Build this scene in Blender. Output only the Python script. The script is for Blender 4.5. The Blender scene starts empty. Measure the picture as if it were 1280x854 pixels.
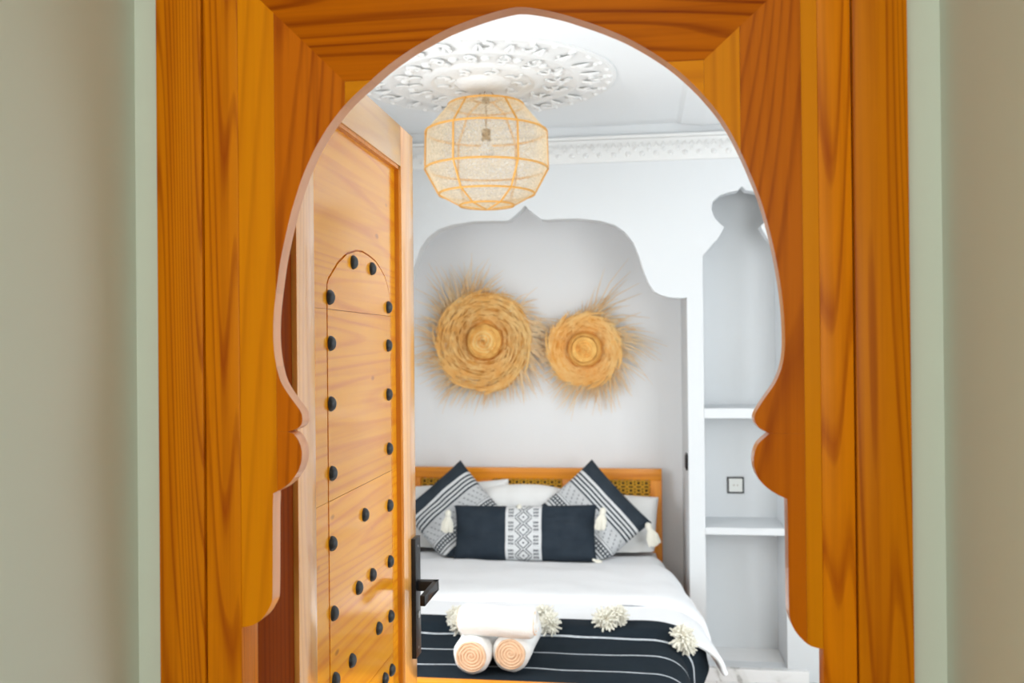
import bpy, bmesh, math, random
from mathutils import Vector, Matrix, noise
from mathutils.geometry import tessellate_polygon
PI = math.pi
random.seed(7)
S = bpy.context.scene
C = S.collection

# ------------------------------------------------------------------ camera
FPX = 1150.0
YAW, PITCH, ROLL = math.radians(7.86), math.radians(0.30), math.radians(0.54)
EYE = Vector((0, 0, 1.6))
_f = Vector((-math.sin(YAW)*math.cos(PITCH), math.cos(YAW)*math.cos(PITCH), math.sin(PITCH)))
_r0 = Vector((math.cos(YAW), math.sin(YAW), 0))
_u0 = _r0.cross(_f)
CR = _r0*math.cos(ROLL) - _u0*math.sin(ROLL)
CU = _u0*math.cos(ROLL) + _r0*math.sin(ROLL)
cam = bpy.data.cameras.new('camera'); cam_o = bpy.data.objects.new('camera', cam); C.objects.link(cam_o)
cam.sensor_width = 36; cam.lens = FPX/1280*36
cam.clip_start = 0.05
mw = Matrix((CR, CU, -_f)).transposed().to_4x4(); mw.translation = EYE
cam_o.matrix_world = mw
cam.dof.use_dof = True; cam.dof.focus_distance = 1.7; cam.dof.aperture_fstop = 5.2
S.camera = cam_o

# ------------------------------------------------------------------ light and exposure
S.view_settings.view_transform = 'Standard'; S.view_settings.look = 'None'
S.view_settings.gamma = 1; S.view_settings.exposure = 0.0
w = bpy.data.worlds.new('sky'); S.world = w; w.use_nodes = True
w.node_tree.nodes['Background'].inputs[0].default_value = (.80, .90, 1, 1)
w.node_tree.nodes['Background'].inputs[1].default_value = 1.0

def area(name, loc, rot, sx, sy, power, col):
    l = bpy.data.lights.new(name, 'AREA'); l.shape = 'RECTANGLE'; l.size = sx; l.size_y = sy
    l.energy = power; l.color = col
    o = bpy.data.objects.new(name, l); C.objects.link(o); o.location = loc; o.rotation_euler = rot
    return o
# daylight through the two bedroom windows, light from behind the camera in the passage, and two added fills
area('window_daylight', (-1.50, 2.45, 1.55), (0, -PI/2, 0), 1.5, 1.4, 44, (.95, .98, 1))
area('window_daylight', (2.25, 2.35, 1.55), (0, PI/2, 0), 1.5, 1.4, 16, (.95, .98, 1))
area('window_daylight', (1.35, 1.22, 1.55), (PI/2, 0, 0), 1.2, 1.5, 44, (.95, .98, 1))  # added fill to brighten the alcove, set in a made-up window
area('hall_daylight', (-.15, -1.95, 1.9), (math.radians(84), 0, 0), .9, 1.0, 18.5, (.96, 1, .93))
area('hall_overhead_fill', (-.15, -.55, 2.78), (0, 0, 0), .7, 1.2, 11, (.96, 1, .93))  # added overhead fill for the passage walls, with no real source above

# ------------------------------------------------------------------ helpers
def ray(px, py):
    return (_f*FPX + CR*(px-640) - CU*(py-427)).normalized()
def at_y(px, py, b):
    d = ray(px, py); return EYE + d*(b/d.y)
def at_x(px, py, x):
    d = ray(px, py); return EYE + d*(x/d.x)
def at_z(px, py, z):
    d = ray(px, py); return EYE + d*((z-EYE.z)/d.z)

class MB:
    def __init__(self): self.v = []; self.f = []; self.uv = {}
    def add(self, vs, fs):
        n = len(self.v); self.v += [tuple(p) for p in vs]; self.f += [tuple(i+n for i in q) for q in fs]
    def box(self, x0, x1, y0, y1, z0, z1):
        self.add([(x, y, z) for x in (x0, x1) for y in (y0, y1) for z in (z0, z1)],
                 [(0, 1, 3, 2), (4, 6, 7, 5), (0, 4, 5, 1), (2, 3, 7, 6), (0, 2, 6, 4), (1, 5, 7, 3)])
    def tube(self, pts, r, n=6, cap=True):
        pts = [Vector(p) for p in pts]; vs = []; m = len(pts)
        rr = r if isinstance(r, (list, tuple)) else [r]*m
        up = Vector((.13, .27, .95))
        for i, p in enumerate(pts):
            t = (pts[min(i+1, m-1)] - pts[max(i-1, 0)])
            t = t.normalized() if t.length > 1e-9 else Vector((0, 0, 1))
            if abs(t.dot(up)) > .93: up = Vector((.95, .2, .1))
            a = t.cross(up).normalized(); b2 = t.cross(a)
            for k in range(n):
                th = 2*PI*k/n; vs.append(p + (a*math.cos(th) + b2*math.sin(th))*rr[i])
        fs = [(i*n+k, i*n+(k+1) % n, (i+1)*n+(k+1) % n, (i+1)*n+k) for i in range(m-1) for k in range(n)]
        if cap: fs += [tuple(range(n))[::-1], tuple((m-1)*n+k for k in range(n))]
        self.add(vs, fs)
    def loop(self, pts, r, n=6):
        pts = [Vector(p) for p in pts]; m = len(pts); vs = []
        for i, p in enumerate(pts):
            t = (pts[(i+1) % m] - pts[i-1]).normalized()
            c = sum(pts, Vector())/m
            a = (p-c); a = (a - t*a.dot(t)).normalized(); b2 = t.cross(a)
            for k in range(n):
                th = 2*PI*k/n; vs.append(p + (a*math.cos(th) + b2*math.sin(th))*r)
        self.add(vs, [(i*n+k, i*n+(k+1) % n, ((i+1) % m)*n+(k+1) % n, ((i+1) % m)*n+k) for i in range(m) for k in range(n)])
    def lathe(self, prof, n=32, ctr=(0, 0, 0), axis='z'):
        vs = []; cx, cy, cz = ctr
        for r, h in prof:
            for k in range(n):
                th = 2*PI*k/n; a, b = r*math.cos(th), r*math.sin(th)
                vs.append({'z': (cx+a, cy+b, cz+h), 'x': (cx+h, cy+a, cz+b), 'y': (cx+a, cy+h, cz+b)}[axis])
        m = len(prof)
        self.add(vs, [(i*n+k, i*n+(k+1) % n, (i+1)*n+(k+1) % n, (i+1)*n+k) for i in range(m-1) for k in range(n)])
    def prism(self, polys, d0, d1, axis='y'):
        """polygon with holes in (x,z) extruded along y; or in (y,z) extruded along x"""
        def P(p, d): return (p[0], d, p[1]) if axis == 'y' else (d, p[0], p[1])
        flat = [p for q in polys for p in q]; n = len(flat)
        tris = tessellate_polygon([[Vector((p[0], p[1], 0)) for p in q] for q in polys])
        vs = [P(p, d0) for p in flat] + [P(p, d1) for p in flat]
        fs = [tuple(t) for t in tris] + [tuple(i+n for i in t[::-1]) for t in tris]
        k = 0
        for q in polys:
            m = len(q)
            fs += [(k+i, k+(i+1) % m, n+k+(i+1) % m, n+k+i) for i in range(m)]; k += m
        self.add(vs, fs)
    def grid(self, fn, nu, nv, uv=True):
        n = len(self.v)
        for j in range(nv+1):
            for i in range(nu+1):
                self.v.append(tuple(fn(i/nu, j/nv)))
                if uv: self.uv[len(self.v)-1] = (i/nu, j/nv)
        for j in range(nv):
            for i in range(nu):
                a = n+j*(nu+1)+i; self.f.append((a, a+1, a+nu+2, a+nu+1))
    def build(self, name, mat, parent=None, smooth=True, bevel=0, weld=False, ang=40):
        me = bpy.data.meshes.new(name); me.from_pydata(self.v, [], self.f)
        if self.uv:
            l = me.uv_layers.new(name='UVMap')
            for lp in me.loops: l.data[lp.index].uv = self.uv.get(lp.vertex_index, (0, 0))
        bm = bmesh.new(); bm.from_mesh(me)
        if weld: bmesh.ops.remove_doubles(bm, verts=bm.verts, dist=1e-5)
        bmesh.ops.recalc_face_normals(bm, faces=bm.faces)
        if bevel:
            bmesh.ops.remove_doubles(bm, verts=bm.verts, dist=1e-6)
            es = [e for e in bm.edges if len(e.link_faces) == 2 and e.calc_face_angle(0) > math.radians(50)]
            bmesh.ops.bevel(bm, geom=es, offset=bevel, segments=2, profile=.6, affect='EDGES', clamp_overlap=True)
        for f in bm.faces: f.smooth = smooth
        if smooth:
            for e in bm.edges:
                if len(e.link_faces) == 2 and e.calc_face_angle(0) > math.radians(ang): e.smooth = False
        bm.to_mesh(me); bm.free()
        me.materials.append(mat)
        o = bpy.data.objects.new(name, me); C.objects.link(o)
        if parent: o.parent = parent
        return o

def tag(o, label=None, cat=None, group=None, kind=None):
    if label: o['label'] = label
    if cat: o['category'] = cat
    if group: o['group'] = group
    if kind: o['kind'] = kind
    return o
def empty(name, loc=(0, 0, 0), **k):
    o = bpy.data.objects.new(name, None); C.objects.link(o); o.location = loc; o.empty_display_size = .1
    return tag(o, **k)
def keep(o, parent):
    """parent an object built in world coordinates"""
    o.parent = parent; o.location = o.location - parent.location; return o
def dup(o, parent=None, loc=None, rot=None, scale=None):
    c = o.copy(); C.objects.link(c); c.parent = parent
    if loc is not None: c.location = loc
    if rot is not None: c.rotation_euler = rot
    if scale is not None: c.scale = scale
    return c
def mod(o, typ, **k):
    m = o.modifiers.new(typ.lower(), typ)
    for a, b in k.items(): setattr(m, a, b)
    return m

# ------------------------------------------------------------------ materials
class NT:
    def __init__(self, name, rough=.6):
        self.m = bpy.data.materials.new(name); self.m.use_nodes = True
        self.t = self.m.node_tree; self.b = self.t.nodes['Principled BSDF']
        self.b.inputs['Roughness'].default_value = rough
    def n(self, typ, **k):
        x = self.t.nodes.new(typ)
        for a, b in k.items(): setattr(x, a, b)
        return x
    def put(self, s, v):
        if isinstance(v, bpy.types.NodeSocket): self.t.links.new(v, s)
        else: s.default_value = v
    def set(self, k, v): self.put(self.b.inputs[k], v)
    def M(self, op, a, b=0, c=0):
        x = self.n('ShaderNodeMath', operation=op)
        self.put(x.inputs[0], a); self.put(x.inputs[1], b); self.put(x.inputs[2], c)
        return x.outputs[0]
    def mix(self, f, a, b, bt='MIX'):
        x = self.n('ShaderNodeMix', data_type='RGBA', blend_type=bt)
        self.put(x.inputs[0], f)
        for s, v in ((x.inputs[6], a), (x.inputs[7], b)):
            self.put(s, v if isinstance(v, bpy.types.NodeSocket) else (*v, 1)[:4])
        return x.outputs[2]
    def obj(self): return self.n('ShaderNodeTexCoord').outputs['Object']
    def uv(self):
        s = self.n('ShaderNodeSeparateXYZ'); self.put(s.inputs[0], self.n('ShaderNodeTexCoord').outputs['UV'])
        return s.outputs[0], s.outputs[1]
    def xyz(self, v=None):
        s = self.n('ShaderNodeSeparateXYZ'); self.put(s.inputs[0], v or self.obj()); return s.outputs
    def mapping(self, v, scale, loc=(0, 0, 0)):
        x = self.n('ShaderNodeMapping'); self.put(x.inputs[0], v); x.inputs['Scale'].default_value = scale
        self.put(x.inputs['Location'], loc); return x.outputs[0]
    def noise(self, v, scale, detail=3, rough=.5, dist=0):
        x = self.n('ShaderNodeTexNoise'); self.put(x.inputs['Vector'], v); x.inputs['Scale'].default_value = scale
        x.inputs['Detail'].default_value = detail; x.inputs['Roughness'].default_value = rough
        x.inputs['Distortion'].default_value = dist; return x.outputs[0]
    def ramp(self, f, stops):
        x = self.n('ShaderNodeValToRGB'); self.put(x.inputs[0], f); e = x.color_ramp.elements
        while len(e) < len(stops): e.new(.5)
        for i, (p, c) in enumerate(stops): e[i].position = p; e[i].color = (*c, 1)[:4]
        return x.outputs[0]
    def band(self, x, a, b):
        return self.M('MULTIPLY', self.M('GREATER_THAN', x, a), self.M('LESS_THAN', x, b))
    def bump(self, h, s=.3, d=.002):
        x = self.n('ShaderNodeBump'); self.put(x.inputs['Height'], h); x.inputs['Strength'].default_value = s
        x.inputs['Distance'].default_value = d; self.put(self.b.inputs['Normal'], x.outputs[0])

def plain(name, col, rough=.6, bump=0, bscale=80, **k):
    t = NT(name, rough); t.set('Base Color', (*col, 1))
    if bump: t.bump(t.noise(t.obj(), bscale, 4), bump, .003)
    for a, b in k.items(): t.set(a.replace('_', ' '), b)
    return t.m

def wood(name, light, dark, axis='z', rings=9, cross=3.2, rough=.32, contrast=1.0, coat=.25, knots=True, spec=.5, coat_ior=1.5):
    t = NT(name, rough)
    rnd = t.n('ShaderNodeObjectInfo').outputs['Random']
    off = t.n('ShaderNodeCombineXYZ')
    t.put(off.inputs[0], t.M('MULTIPLY', rnd, 13.7)); t.put(off.inputs[1], t.M('MULTIPLY', rnd, 7.1)); t.put(off.inputs[2], t.M('MULTIPLY', rnd, 29.3))
    long, sc = .28, cross
    scv = {'x': (long, sc, sc), 'y': (sc, long, sc), 'z': (sc, sc, long)}[axis]
    o = t.obj()
    p = t.mapping(o, scv, off.outputs[0])
    nz = t.noise(p, 1.0, 1.5, .4, .15)
    c = t.M('FRACT', t.M('MULTIPLY', nz, rings*5.0))
    ring = t.ramp(c, [(0, (.1,)*3), (.35, (0,)*3), (.62, (.25,)*3), (.82, (1, 1, 1)), (.93, (.7,)*3), (1, (.1,)*3)])
    fs = {'x': (3, 130, 130), 'y': (130, 3, 130), 'z': (130, 130, 3)}[axis]
    fib = t.noise(t.mapping(o, fs, off.outputs[0]), 1.0, 4, .6)
    ms = {'x': (.7, 75, 75), 'y': (75, .7, 75), 'z': (75, 75, .7)}[axis]
    mid = t.noise(t.mapping(o, ms, off.outputs[0]), 1.0, 2, .5)
    f = t.M('MULTIPLY', ring, .62*contrast)
    f = t.M('ADD', f, t.M('MULTIPLY', t.M('SUBTRACT', fib, .5), .8*contrast))
    f = t.M('ADD', f, t.M('MULTIPLY', t.M('SUBTRACT', mid, .45), 1.1*contrast))
    x = t.n('ShaderNodeClamp'); t.put(x.inputs[0], f)
    col = t.mix(x.outputs[0], light, dark)
    tone = t.M('ADD', .88, t.M('MULTIPLY', rnd, .22))
    v = t.n('ShaderNodeCombineColor')
    for i in range(3): t.put(v.inputs[i], tone)
    col = t.mix(1.0, col, v.outputs[0], 'MULTIPLY')
    if knots:
        vo = t.n('ShaderNodeTexVoronoi'); ks = {'x': (4, 9, 9), 'y': (9, 4, 9), 'z': (9, 9, 4)}[axis]
        t.put(vo.inputs['Vector'], t.mapping(o, ks, off.outputs[0])); vo.inputs['Scale'].default_value = 1
        k = t.ramp(vo.outputs['Distance'], [(.03, (1, 1, 1)), (.06, (0, 0, 0))])
        col = t.mix(t.M('MULTIPLY', k, .6), col, (dark[0]*.35, dark[1]*.3, dark[2]*.3))
    t.set('Base Color', col)
    t.bump(fib, .10, .001)
    t.set('Specular IOR Level', spec); t.set('Coat IOR', coat_ior)
    t.set('Coat Weight', coat); t.set('Coat Roughness', .12)
    return t.m

PL, PD = (.60, .27, .018), (.27, .062, .003)
W_frame = wood('pine_frame_wood', (.74, .215, .001), (.36, .055, .0005), 'z', 9, 9.0, .30, 1.0, .0, spec=.10)
W_frame_dark = wood('pine_frame_wood_dark', (.66, .155, .001), (.33, .05, .0005), 'z', 9, 4.5, .30, .9, .0, spec=.10)
W_sap = wood('pine_frame_sapwood', (.78, .25, .001), (.52, .12, .0005), 'z', 4, 3.0, .30, .6, .0, False, spec=.10)
W_top = wood('pine_frame_wood_across', (.62, .145, .001), (.24, .03, .0005), 'x', 12, 5.0, .30, 1.05, .0, spec=.04)
W_topsap = wood('pine_frame_sapwood_across', (.78, .25, .001), (.52, .12, .0005), 'x', 4, 3, .30, .6, .0, False, spec=.10)
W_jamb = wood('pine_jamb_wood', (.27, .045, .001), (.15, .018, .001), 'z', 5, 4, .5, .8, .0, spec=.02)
W_edge = wood('pine_edge_lit', (.90, .38, .14), (.70, .24, .07), 'z', 3, 3, .35, .5, .5, False, coat_ior=1.4)
W_leaf = wood('pine_door_plank', (.98, .40, .008), (.74, .19, .004), 'y', 5, 4.5, .26, .8, 1.0, spec=.08, coat_ior=1.5)
W_stile = wood('pine_door_stile', (.88, .42, .10), (.62, .2, .03), 'z', 5, 6, .28, .7, 1, coat_ior=1.7)
W_leaf_edge = wood('pine_groove', (.75, .26, .012), (.5, .12, .004), 'z', 5, 5, .35, .6, .2, False)
W_rail = wood('pine_door_rail', (.78, .38, .07), (.56, .19, .02), 'y', 4, 5, .28, .6, 1, False, coat_ior=1.7)
W_bed = wood('pine_bed_wood', (.93, .33, .01), (.66, .15, .004), 'x', 5, 6, .4, .7, .1, False)
W_bedv = wood('pine_bed_wood_upright', (.93, .33, .01), (.66, .15, .004), 'z', 5, 6, .4, .7, .1, False)
W_lat = plain('lattice_wood', (.80, .45, .05), .5)
W_back = plain('dark_backing', (.035, .02, .012), .7)

white = plain('white_plaster', (.70, .72, .735), .75, .12, 25)  # toned down to offset the stronger light on the arch wall
white_in = plain('white_plaster_lifted', (.91, .915, .925), .75, .12, 25)  # same wall paint made paler to offset the alcove's shade
white2 = plain('white_ceiling_paint', (.80, .815, .825), .8, .05, 25)
gypsum = plain('carved_gypsum', (.78, .78, .77), .9, .8, 45)
hallpaint = plain('hall_wall_paint', (.69, .725, .645), .7, .1, 18)
black = plain('black_metal', (.008, .008, .010), .35, Specular_IOR_Level=.35)
blackstud = plain('black_iron_stud', (.008, .010, .014), .38, .2, 200)
plasticw = plain('white_plastic', (.78, .79, .76), .35)
steel = plain('steel', (.5, .5, .5), .3, Metallic=1.0)
brass = plain('hook_brass', (.20, .12, .05), .5, Metallic=.6)
linen = plain('white_cotton', (.90, .905, .92), .9, .25, 30)
linen2 = plain('white_linen', (.92, .92, .91), .95, .5, 60)
wool = plain('cream_wool', (.85, .82, .72), .95)
terry = plain('white_terry', (.88, .87, .85), 1, .8, 260)
terry_end = plain('terry_bounce_tint', (.88, .62, .42), 1, .8, 260)  # orange bounce from the bed wood put into the roll ends' colour
cord_m = plain('brown_cord', (.22, .13, .06), .8)
glassy = plain('frosted_glass', (.9, .95, 1), .3, Transmission_Weight=.9)

def marble():
    t = NT('white_marble', .12); o = t.obj()
    rnd = t.n('ShaderNodeObjectInfo').outputs['Random']
    off = t.n('ShaderNodeCombineXYZ'); t.put(off.inputs[0], t.M('MULTIPLY', rnd, 50)); t.put(off.inputs[1], t.M('MULTIPLY', rnd, 31))
    p = t.mapping(o, (1, 1, 1), off.outputs[0])
    nz = t.noise(p, 1.6, 5, .6, .8)
    v = t.ramp(t.M('ABSOLUTE', t.M('SUBTRACT', nz, .5)), [(0, (.45, .44, .42)), (.018, (.78, .77, .75)), (.05, (.86, .85, .84))])
    t.set('Base Color', v); return t.m
W_marble = marble()
grout = plain('grey_grout', (.5, .48, .46), .9)

# woven dark cloths
def cloth_dark(name, stripes=None):
    t = NT(name, .95); o = t.obj(); x, y, z = t.xyz(o)
    n1 = t.noise(o, 9, 3); n2 = t.noise(t.mapping(o, (60, 400, 60)), 1, 2)
    col = t.mix(n1, (.004, .008, .013), (.012, .020, .028))
    col = t.mix(t.M('MULTIPLY', n2, .14), col, (.07, .09, .11)); t.set('Specular IOR Level', .15)
    if stripes:
        yy = t.M('ADD', y, t.M('MULTIPLY', t.M('SUBTRACT', t.noise(o, 5, 1), .5), .020))
        f = 0
        for s in stripes: f = t.M('MAXIMUM', f, t.band(yy, s-.0045, s+.0045))
        f = t.M('MULTIPLY', f, t.M('ADD', .35, n2))
        col = t.mix(f, col, (.62, .66, .70))
    t.set('Base Color', col); t.bump(t.noise(o, 260, 2), .5, .002); return t.m

DK, WH = (.035, .048, .062), (.72, .73, .74)
def cushion_mat():
    t = NT('banded_weave', .95); u, v = t.uv(); t.set('Specular IOR Level', .2)
    n = t.noise(t.obj(), 14, 3)
    dark = t.mix(n, (.022, .032, .045), (.050, .064, .080))
    col = dark
    wob = t.M('MULTIPLY', t.M('SUBTRACT', t.noise(t.obj(), 9, 1), .5), .008)
    vv = t.M('ADD', v, wob)
    f = t.band(vv, .20, .80); col = t.mix(f, col, WH)
    # five fine dark lines crossed by short bars, on the side of the wide dark band
    st = t.M('LESS_THAN', t.M('FRACT', t.M('MULTIPLY', t.M('SUBTRACT', vv, .235), 1/.040)), .42)
    f = t.M('MULTIPLY', t.band(vv, .237, .40), st)
    bars = t.M('MULTIPLY', t.band(vv, .275, .36), t.M('LESS_THAN', t.M('FRACT', t.M('MULTIPLY', u, 26)), .35))
    f = t.M('MAXIMUM', f, bars); col = t.mix(f, col, DK)
    st = t.M('LESS_THAN', t.M('FRACT', t.M('MULTIPLY', t.M('SUBTRACT', vv, .60), 1/.047)), .48)
    f = t.M('MULTIPLY', t.band(vv, .60, .765), st); col = t.mix(f, col, DK)
    # woven marks in the pale middle band
    a = t.M('ADD', t.M('MULTIPLY', u, 13), t.M('MULTIPLY', v, 7)); b = t.M('MULTIPLY', v, 24)
    f = t.M('MULTIPLY', t.M('LESS_THAN', t.M('FRACT', a), .22), t.M('LESS_THAN', t.M('FRACT', b), .55))
    f = t.M('MULTIPLY', t.M('MULTIPLY', f, t.band(vv, .42, .585)), .75)
    col = t.mix(f, col, (.12, .14, .16))
    nn = t.noise(t.mapping(t.obj(), (160, 160, 160)), 1, 2)
    col = t.mix(t.M('MULTIPLY', t.M('MULTIPLY', nn, .5), t.band(vv, .40, .60)), col, (.25, .26, .28))
    t.set('Base Color', col); t.bump(t.noise(t.obj(), 260, 2), .5, .002); return t.m
def lumbar_mat():
    t = NT('lumbar_weave', .95); u, v = t.uv(); t.set('Specular IOR Level', .2)
    n = t.noise(t.obj(), 14, 3)
    col = t.mix(n, (.016, .024, .036), (.040, .054, .070))
    d = t.M('ABSOLUTE', t.M('SUBTRACT', u, .5))
    col = t.mix(t.M('LESS_THAN', d, .122), col, WH)
    # two columns of small blocks
    blk = t.M('MULTIPLY', t.M('LESS_THAN', t.M('FRACT', t.M('MULTIPLY', v, 17)), .62), t.M('LESS_THAN', t.M('FRACT', t.M('MULTIPLY', t.M('SUBTRACT', d, .068), 1/.0125)), .68))
    gap = t.M('GREATER_THAN', t.M('FRACT', t.M('MULTIPLY', v, 17/4)), .14)
    f = t.M('MULTIPLY', t.M('MULTIPLY', blk, gap), t.band(d, .068, .105)); col = t.mix(f, col, DK)
    # diamond chain
    tri = t.M('ABSOLUTE', t.M('SUBTRACT', t.M('FRACT', t.M('MULTIPLY', v, 4.6)), .5))
    s = t.M('ADD', t.M('MULTIPLY', tri, 2), t.M('DIVIDE', d, .045))
    f = t.M('MULTIPLY', t.band(s, .78, .98), t.M('LESS_THAN', d, .058))
    f = t.M('MAXIMUM', f, t.M('MULTIPLY', t.band(s, 1.28, 1.48), t.M('LESS_THAN', d, .058)))
    f = t.M('MAXIMUM', f, t.M('LESS_THAN', s, .18)); col = t.mix(f, col, DK)
    t.set('Base Color', col); t.bump(t.noise(t.obj(), 260, 2), .5, .002); return t.m

def straw_mat(name, a, b, radial=False):
    t = NT(name, .8); o = t.obj()
    n = t.noise(t.mapping(o, (1, 1, 1)), 22, 5, .65)
    n2 = t.noise(o, 5, 2)
    f = t.M('ADD', t.M('MULTIPLY', n, .9), t.M('MULTIPLY', t.M('SUBTRACT', n2, .5), .7))
    t.set('Base Color', t.ramp(f, [(.25, b), (.6, a)]))
    t.bump(n, .6, .004); return t.m
straw = straw_mat('palm_straw', (.96, .56, .16), (.74, .31, .05))
straw_fringe = straw_mat('straw_ends', (.96, .74, .46), (.86, .54, .25))
straw_pale = straw_mat('pale_palm_straw', (.97, .66, .28), (.88, .46, .12))

def voile():
    t = NT('raffia_voile', .9); out = t.t.nodes['Material Output']
    o = t.obj()
    wv = t.noise(t.mapping(o, (55, 55, 260)), 1, 2, .6)
    wv2 = t.noise(t.mapping(o, (250, 250, 60)), 1, 2, .6)
    d = t.n('ShaderNodeBsdfDiffuse'); d.inputs[0].default_value = (.96, .80, .56, 1)
    tl = t.n('ShaderNodeBsdfTranslucent'); tl.inputs[0].default_value = (.96, .80, .56, 1)
    m1 = t.n('ShaderNodeMixShader'); m1.inputs[0].default_value = .55
    t.put(m1.inputs[1], d.outputs[0]); t.put(m1.inputs[2], tl.outputs[0])
    tr = t.n('ShaderNodeBsdfTransparent')
    m2 = t.n('ShaderNodeMixShader')
    # an open weave covers more of the view when it is seen edge-on
    lw = t.n('ShaderNodeLayerWeight'); lw.inputs[0].default_value = .5
    f = t.M('ADD', t.M('ADD', .20, t.M('MULTIPLY', t.M('POWER', lw.outputs['Facing'], 2.5), .8)),
            t.M('MULTIPLY', t.M('MAXIMUM', t.M('SUBTRACT', wv, .45), t.M('SUBTRACT', wv2, .45)), 1.3))
    x = t.n('ShaderNodeClamp'); t.put(x.inputs[0], f)
    t.put(m2.inputs[0], x.outputs[0]); t.put(m2.inputs[1], tr.outputs[0]); t.put(m2.inputs[2], m1.outputs[0])
    t.put(out.inputs['Surface'], m2.outputs[0]); return t.m
voile_m = voile()
rattan = plain('rattan_cane', (.72, .36, .07), .6, .3, 200)

# ------------------------------------------------------------------ room shell
XL, XR, ZC = -1.45, 2.20, 2.67
YW0, YW1 = 1.165, 1.37           # door wall
HL, HR = -.674, .362             # passage side walls
FA = 1.155                       # front face of the arch panel
AW = 4.50                        # plane of the plaster arch
BW = 5.15                        # back of the bed alcove

def slab(name, x0, x1, y0, y1, z0, z1, mat, label, cat, parent=None):
    m = MB(); m.box(x0, x1, y0, y1, z0, z1); o = m.build(name, mat, parent, smooth=False)
    return tag(o, label, cat, kind='structure') if not parent else o

def wall_with_hole(name, outer, holes, d0, d1, axis, mat, label):
    m = MB(); m.prism([outer]+holes, d0, d1, axis); o = m.build(name, mat, smooth=False)
    return tag(o, label, 'wall', kind='structure')
def rect(a0, a1, b0, b1): return [(a0, b0), (a1, b0), (a1, b1), (a0, b1)]

OL, OR_ = at_y(302, 700, FA).x, at_y(1028, 700, FA).x      # frame opening
JL, JR = OL-.012, OR_+.050

slab('ceiling', XL-.1, XR+.1, YW1, BW+.1, ZC, ZC+.1, white2, 'white painted bedroom ceiling above the woven lamp', 'ceiling')
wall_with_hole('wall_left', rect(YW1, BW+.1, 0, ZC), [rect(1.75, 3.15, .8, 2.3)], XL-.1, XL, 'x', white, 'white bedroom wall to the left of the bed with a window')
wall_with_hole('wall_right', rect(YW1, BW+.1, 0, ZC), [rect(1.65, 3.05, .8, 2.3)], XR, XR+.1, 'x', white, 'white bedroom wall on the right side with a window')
slab('wall_back', XL, XR, BW, BW+.1, 0, ZC, white_in, 'white back wall of the bed alcove carrying the two straw hats', 'wall')
for n_, (x0, x1, y0, y1, lb) in enumerate(((XL-.09, XL-.03, 1.75, 3.15, 'white framed window in the left bedroom wall'), (XR+.03, XR+.09, 1.65, 3.05, 'white framed window in the right bedroom wall'))):
    e = empty('window_%d' % (n_+1), (x0, y0, .8), label=lb, cat='window', kind='structure')
    for yy in (y0, (y0+y1)/2-.025, y1-.05):
        m = MB(); m.box(x0, x1, yy, yy+.05, .8, 2.3); keep(m.build('window_frame', plasticw, None, False, .003), e)
    for zz in (.8, 2.25):
        m = MB(); m.box(x0, x1, y0, y1, zz, zz+.05); keep(m.build('window_frame', plasticw, None, False, .003), e)

e = empty('window_3', (.75, YW1-.06, .8), label='added white window frame for the alcove fill light beside the bedroom door', cat='window', kind='structure')  # unseen window, added to carry the light aimed at the alcove
for x0 in (.75, 1.325, 1.90):
    m = MB(); m.box(x0, x0+.05, YW1-.09, YW1-.04, .8, 2.3); keep(m.build('window_frame', plasticw, None, False, .003), e)
# door wall between passage and bedroom
m = MB(); m.prism([[(XL-.1, 0), (JL-.02, 0), (JL-.02, 2.2), (JR+.02, 2.2), (JR+.02, 0), (XR+.1, 0), (XR+.1, ZC), (XL-.1, ZC)], rect(.75, 1.95, .8, 2.3)], YW0, YW1-.0)
tag(m.build('wall_front', hallpaint, None, False), 'pale grey green wall strips beside the pine door frame', 'wall', kind='structure')
slab('wall_hall_left', HL-.1, HL, -2.2, YW0, 0, 2.9, hallpaint, 'plain grey green passage wall on the left of the photo', 'wall')
slab('wall_hall_right', HR, HR+.1, -2.2, YW0, 0, 2.9, hallpaint, 'plain grey green passage wall on the right of the photo', 'wall')
slab('wall_hall_back', HL, HR, -2.2, -2.1, 0, 2.9, W_jamb, 'end wall of the passage behind the viewer', 'wall')
slab('ceiling_hall', HL, HR, -2.1, YW0, 2.8, 2.9, hallpaint, 'painted ceiling of the passage in front of the door', 'ceiling')
slab('floor_hall', HL, HR, -2.1, YW0, -.05, 0, grout, 'floor of the passage in front of the door', 'floor')
fl = slab('floor', XL-.1, XR+.1, YW0, BW+.1, -.06, -.004, grout, 'bedroom floor of veined white marble tiles', 'floor')
T = .60; tm = MB(); tm.box(0, T-.003, 0, T-.003, -.012, 0); t0 = None
for i in range(6):
    for j in range(6):
        x, y = -1.45+i*T, 1.40+j*T+.02
        if t0 is None: t0 = tm.build('marble_tile', W_marble, fl, False, .001); t0.location = (x, y, 0)
        else: dup(t0, fl, (x, y, 0))

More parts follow.
